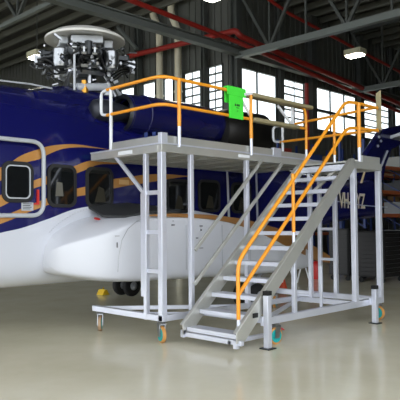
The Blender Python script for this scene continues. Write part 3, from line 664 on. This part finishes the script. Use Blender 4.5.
rail('top_rail', [(AR, .9, 3.54), (AR, DN+.02, ze)]); rail('mid_rail', [(AR, .93, zme), (AR, DN+.02, zme)])
rail('guard_post', [(AR, .87, ZT), (AR, .87, 3.54)], .024, WHITEP, label='white post'); rail('rail_end_loop', [(AR, .9, 3.56), (AR, 1.1, 3.56), (AR, 1.1, 3.26), (AR, .9, zme)], .024, WHITEP, .09, label='white loop closing the rails')
gpost(AR, -.30, ZLT-.02, 2.88, ze-.02)
gpost(3.27, DN, ZLT-.02, 2.88, 3.62, .032)
rail('top_rail', [(.27, DN+.03, .42), (.27, DN+.03, 1.16), (2.93, DN+.03, 3.60), (3.27, DN+.01, 3.61), (3.90, DN+.01, 3.61)], .027, rad=.16)
rail('mid_rail', [(.285, DN+.05, .72), (2.95, DN+.03, 3.17), (3.25, DN+.01, 3.20), (3.90, DN+.01, 3.22)], .027, rad=.14)
rail('post_socket', [(.27, DN+.03, .26), (.27, DN+.03, .44)], .024, ALU)
rail('guard_post', [(1.48, DN+.03, 1.52), (1.48, DN+.03, 2.36)], .025); rail('post_socket', [(1.48, DN+.03, 1.25), (1.48, DN+.03, 1.53)], .023, ALU)
# padded boards carried on the rails, with white brackets
for z0, z1, x0, x1, w_ in ((zr-.035, zr+.035, 1.93, 3.62, .20), (zm-.04, zm+.03, 1.95, 3.20, .14)):
    part('rail_pad', lambda b: b.box(x0, x1, -.075, -.075+w_, z0, z1), WOOD, bevel=.025, label='beige padded board along the rail')
part('pad_bracket', lambda b: (b.beam((1.72, -.05, zr-.03), (1.95, -.03, zr+.02), .035, .04), b.beam((1.66, .0, zr-.06), (1.92, .0, zm+.06), .03, .045)), WHITEP, label='white angled bracket')
part('pad_bracket', lambda b: (b.beam((3.15, .06, zr-.03), (3.15, .06, zm+.02), .03, .06), b.beam((2.72, .06, zr-.06), (3.12, .06, zm+.05), .03, .05)), WHITEP, label='white angled bracket')
part('end_board', lambda b: b.prism([(AR+.03, DN+.06, 3.24), (AR+.03, DN-.03, 3.24), (AR+.03, DN-.03, 3.93), (AR+.03, DN+.06, 3.88)], (.025, 0, 0)), WOOD, label='pale upright board')
# ---- jacks
for x, zt in ((.70, .70), (3.50, .56)):
    y = DN-.10
    j = part('jack', lambda b: (b.box(x-.04, x+.04, y-.04, y+.04, .015, zt)), ALU)
    mb = MB(); mb.box(x-.045, x+.045, y-.045, y+.045, zt, zt+.06); obj('cap', mb, BLACK, j, .005, label='black cap')
    mb = MB(); mb.box(x-.08, x+.08, y-.08, y+.08, 0, .015); obj('foot_plate', mb, DSTEEL, j)
    mb = MB(); mb.box(x-.05, x+.1, y+.04, DN-.02, .30, .42); obj('bracket', mb, ALU, j, .004)
# ---- casters
def caster(x, y, zt, ang, tread=TYRE, lever=False):
    u = Vector((math.cos(ang), math.sin(ang), 0)); v = Vector((-u.y, u.x, 0)); r = .118; o = Vector((x, y, r))
    mb = MB(); mb.lathe((x, y, zt-.03), (0,0,1), [(0, 0), (0, .05), (.03, .07), (.03, 0)], 14); mb.beam(Vector((x, y, zt-.04))-v*.046, Vector((x, y, zt-.04))+v*.046, .12, .02)
    for s in (-1, 1):
        mb.prism([o+v*s*.034+u*.04-ZZ*.03, o+v*s*.034-u*.04-ZZ*.03, Vector((x, y, zt-.03))+v*s*.034-u*.06+u*.04, Vector((x, y, zt-.03))+v*s*.034+u*.07], v*.012*s)
    mb.tube([o-v*.045, o+v*.045], .012, 8)
    c_ = obj('caster', mb, STEEL, plat)
    w_ = MB(); w_.lathe(o-v*.024, v, [(0, .09), (0, r-.008), (.006, r), (.042, r), (.048, r-.008), (.048, .09)], 24); wo = obj('wheel', w_, tread, c_, label='orange tread wheel')
    h = MB(); h.lathe(o-v*.026, v, [(0, 0), (-.004, .03), (0, .035), (-.002, .092), (.054, .092), (.052, .035), (.056, .03), (.052, 0)], 20); obj('wheel_centre', h, TEAL, wo, label='teal wheel centre')
    if not lever: return
    b_ = MB(); q = Vector((x, y, zt-.05)); b_.beam(q+u*.05, q+u*.15-ZZ*.06, .05, .012); obj('brake_lever', b_, RED, c_, label='red brake lever')
caster(.03, .06, .305, R(72)); caster(.03, 1.5, .305, R(47), mat('worn_tan_tread', (170, 140, 110), .6)); caster(1.02, -1.16, .29, R(-8), lever=True); caster(3.90, -1.12, .29, R(85)); caster(AR-.02, 1.1, .29, R(30))

# ---- green pouch hanging over the rail
g = MB()
g.box(1.37, 1.70, -.045, -.03, 3.30, 3.66); g.box(1.33, 1.76, -.052, -.029, 3.66, 3.80); g.box(1.33, 1.76, -.03, .045, 3.768, 3.80); g.box(1.35, 1.74, .03, .045, 3.55, 3.77); g.mi = 1
for k in range(3): g.box(1.50+k*.04, 1.525+k*.04, -.05, -.044, 3.50, 3.535)
g.box(1.53, 1.60, -.05, -.044, 3.47, 3.48); g.box(1.55, 1.57, -.05, -.044, 3.42, 3.43)
tag(obj('sign_pouch', g, [GREEN, BLACK], loc=(1.54, 0, 3.3), bevel=.006), 'fluorescent green cloth pouch hanging on the front rail', 'pouch')

# ================================================================= THINGS BEHIND
def rack(label, x0, x1, y0, y1, levels, H, items, group):
    e = empty('pallet_rack', label, 'rack', (x0, y0, 0), 'blue and orange pallet racks')
    n = max(1, round((x1-x0)/2.6)); st = (x1-x0)/n
    for k in range(n+1):
        x = x0+st*k; u = MB()
        for y in (y0, y1): u.box(x-.04, x+.04, y-.04, y+.04, 0, H)
        z = .3
        while z < H-.6: u.beam((x, y0, z), (x, y1, z+.5), .03, .03); z += .6
        obj('upright', u, BLUEP, e, smooth=False)
    for z in levels:
        b = MB(); b.box(x0+.04, x1-.04, y0-.03, y0+.03, z-.12, z); b.box(x0+.04, x1-.04, y1-.03, y1+.03, z-.12, z); obj('beam', b, ORB, e, smooth=False)
        b = MB(); b.box(x0+.04, x1-.04, y0+.035, y1-.035, z-.05, z-.01); obj('shelf', b, mat('shelf_board', (120, 112, 96), .7), e, smooth=False)
rack('tall blue and orange pallet rack right of the tail boom', 12.4, 20.2, 4.0, 4.9, (.9, 1.95, 2.75, 3.6), 4.4, 0, '')
rack('long pallet rack standing along the wall under the right windows', 15.6, 31.2, 10.0, 10.9, (1.2, 2.7, 4.2), 5.3, 0, '')
cols = [('brown_cardboard', CARD, 'brown cardboard'), ('grey_plastic', mat('grey_crate', (108, 110, 112), .5), 'grey'), ('white_plastic', mat('white_crate', (140, 141, 136), .5), 'white'), ('green_plastic', mat('green_crate', (40, 84, 56), .5), 'green'), ('red_plastic', mat('red_crate', (150, 46, 40), .5), 'red'), ('dark', mat('charcoal_crate', (46, 48, 50), .6), 'charcoal'), ('blue_plastic', mat('blue_crate', (46, 70, 130), .5), 'blue')]
def crate(x, y, z, w, d, h, ci, label, group):
    m = MB()
    t = .025; m.box(x, x+w, y, y+d, z, z+t); m.box(x, x+t, y, y+d, z+t, z+h); m.box(x+w-t, x+w, y, y+d, z+t, z+h); m.box(x+t, x+w-t, y, y+t, z+t, z+h); m.box(x+t, x+w-t, y+d-t, y+d, z+t, z+h)
    m.box(x-.015, x+w+.015, y-.015, y, z+h-.05, z+h); m.box(x+.05, x+w-.05, y+.05, y+d-.05, z+h*.6, z+h*.82)
    tag(obj('storage_crate', m, cols[ci][1], loc=(x, y, z), smooth=False), label, 'crate', group)
def clear(x, w, x0, st):
    k = round((x+w/2-x0)/st); u = x0+k*st
    return u+.08 if x < u+.06 and x+w > u-.06 else x
ordw = ['first', 'second', 'third', 'fourth', 'fifth', 'sixth', 'seventh', 'eighth', 'ninth', 'tenth', 'eleventh', 'twelfth', 'thirteenth']
for z, nm in ((4.2, 'top'), (2.7, 'middle')):
    x = 15.8; k = 0
    while x < 30.6 and k < 13:
        w_ = random.uniform(.6, 1.0); x = clear(x, w_, 15.6, 2.6); h_ = random.uniform(.35, .8); ci = random.choice([0,0,1,2,3,4,5,5,6])
        crate(x, 10.08, z, w_, .7, h_, ci, '%s crate, %s from left, %s shelf of wall rack' % (cols[ci][2], ordw[k], nm), 'crates on the wall rack'); x += w_+random.uniform(.15, .6); k += 1
for z, nm in ((3.6, 'top'), (2.75, 'upper middle'), (1.95, 'lower middle'), (.9, 'bottom')):
    x = 14.75; k = 0
    while x < 19.0 and k < 6:
        w_ = random.uniform(.5, .9); x = clear(x, w_, 12.4, 2.6); h_ = random.uniform(.25, .5); ci = random.choice([5,1,2,5,5,1,2])
        crate(x, 4.1, z, w_, .65, h_, ci, '%s crate, %s from left, %s shelf of rack by tail' % (cols[ci][2], ordw[k], nm), 'crates on the rack by the tail'); x += w_+random.uniform(.1, .4); k += 1
# black tool cabinets on castors
def cabinet(x, y, w, d, h, label, rot=0, pale=False):
    e = empty('tool_cabinet', label, 'cabinet', (x, y, 0), 'black tool cabinets on wheels')
    b = MB(); b.box(x, x+w, y, y+d, .16, h); obj('body', b, BLACK, e, .01)
    n = 10
    for k in range(n):
        z0 = .2+(h-.24)*k/n; z1 = .2+(h-.24)*(k+1)/n-.015
        q = MB(); q.box(x+.03, x+w-.03, y-.02, y, z0, z1); dr = obj('drawer', q, mat('dark_drawer', (20, 19, 20), .5), e)
        q = MB(); q.box(x-.02, x, y+.03, y+d-.03, z0, z1); obj('side_slat', q, mat('dark_slat', (24, 22, 22), .5), e)
        q = MB(); q.box(x+.1, x+w-.1, y-.035, y-.02, z1-.02, z1-.008); obj('handle', q, STEEL, dr)
    for i, (a, c_) in enumerate(((.08, .08), (w-.08, .08), (.08, d-.08), (w-.08, d-.08))):
        q = MB(); q.lathe((x+a-.02, y+c_, .07), (1,0,0), [(0, 0), (0, .07), (.04, .07), (.04, 0)], 14); q.box(x+a-.03, x+a+.03, y+c_-.03, y+c_+.03, .08, .16); obj('castor', q, RUB, e)
    return e
cabinet(9.69, 2.98, 1.1, .65, 1.48, 'black slatted cabinet on castors between the right posts, under the registration letters')
cabinet(9.53, 1.81, 1.15, .8, 1.42, 'black slatted cabinet on castors right behind the right corner post')
cabinet(11.6, 1.5, .9, .6, 1.25, 'black cabinet farthest right beyond the tail boom')
# pale bench under the tail boom
e = empty('work_bench', 'pale topped bench under the tail boom', 'bench', (11.3, 2.9, 0)); b = MB(); b.box(11.3, 12.3, 2.9, 3.6, .86, .92); obj('bench_top', b, GREYP, e, .01)
for a, c_ in ((11.35, 2.95), (12.22, 2.95), (11.35, 3.52), (12.22, 3.52)): b = MB(); b.box(a, a+.05, c_, c_+.05, 0, .86); obj('leg', b, DSTEEL, e)
# fire extinguisher and traffic cone and trestle
p = on(2, 0, 316, 279); b = MB(); e = empty('fire_extinguisher', 'red cylinder standing on the floor behind the right stair posts', 'extinguisher', (p.x, p.y, 0))
b.lathe((p.x, p.y, 0), (0,0,1), [(0, 0), (0, .12), (.03, .125), (.42, .125), (.5, .08), (.53, .04), (.53, 0)], 20); obj('cylinder', b, RED, e)
b = MB(); b.box(p.x-.08, p.x+.04, p.y-.015, p.y+.015, .54, .58); b.tube([(p.x, p.y, .52), (p.x, p.y, .6)], .03, 8); obj('valve', b, BLACK, e)
p = on(2, 0, 283, 293); b = MB(); e = empty('traffic_cone', 'orange traffic cone on the floor behind the stair stringer', 'cone', (p.x, p.y, 0))
b.lathe((p.x, p.y, .02), (0,0,1), [(0, .13), (.36, .03), (.36, 0)], 20); obj('cone_body', b, CONE, e); b = MB(); b.box(p.x-.17, p.x+.17, p.y-.17, p.y+.17, 0, .03); obj('cone_base', b, BLACK, e, .01)
p = on(2, 0, 296, 284); x, y = p.x, p.y; e = empty('trestle', 'white folding trestle on the floor under the stair landing', 'trestle', (x, y, 0)); b = MB(); b.box(x-.4, x+.4, y-.04, y+.04, .58, .64); obj('top_bar', b, WHITEP, e)
for s in (-.34, .34):
    for t in (-1, 1): b = MB(); b.beam((x+s, y+.03*t, .58), (x+s*1.05, y+.22*t, 0), .035, .03); obj('leg', b, WHITEP, e)
print('scene built')
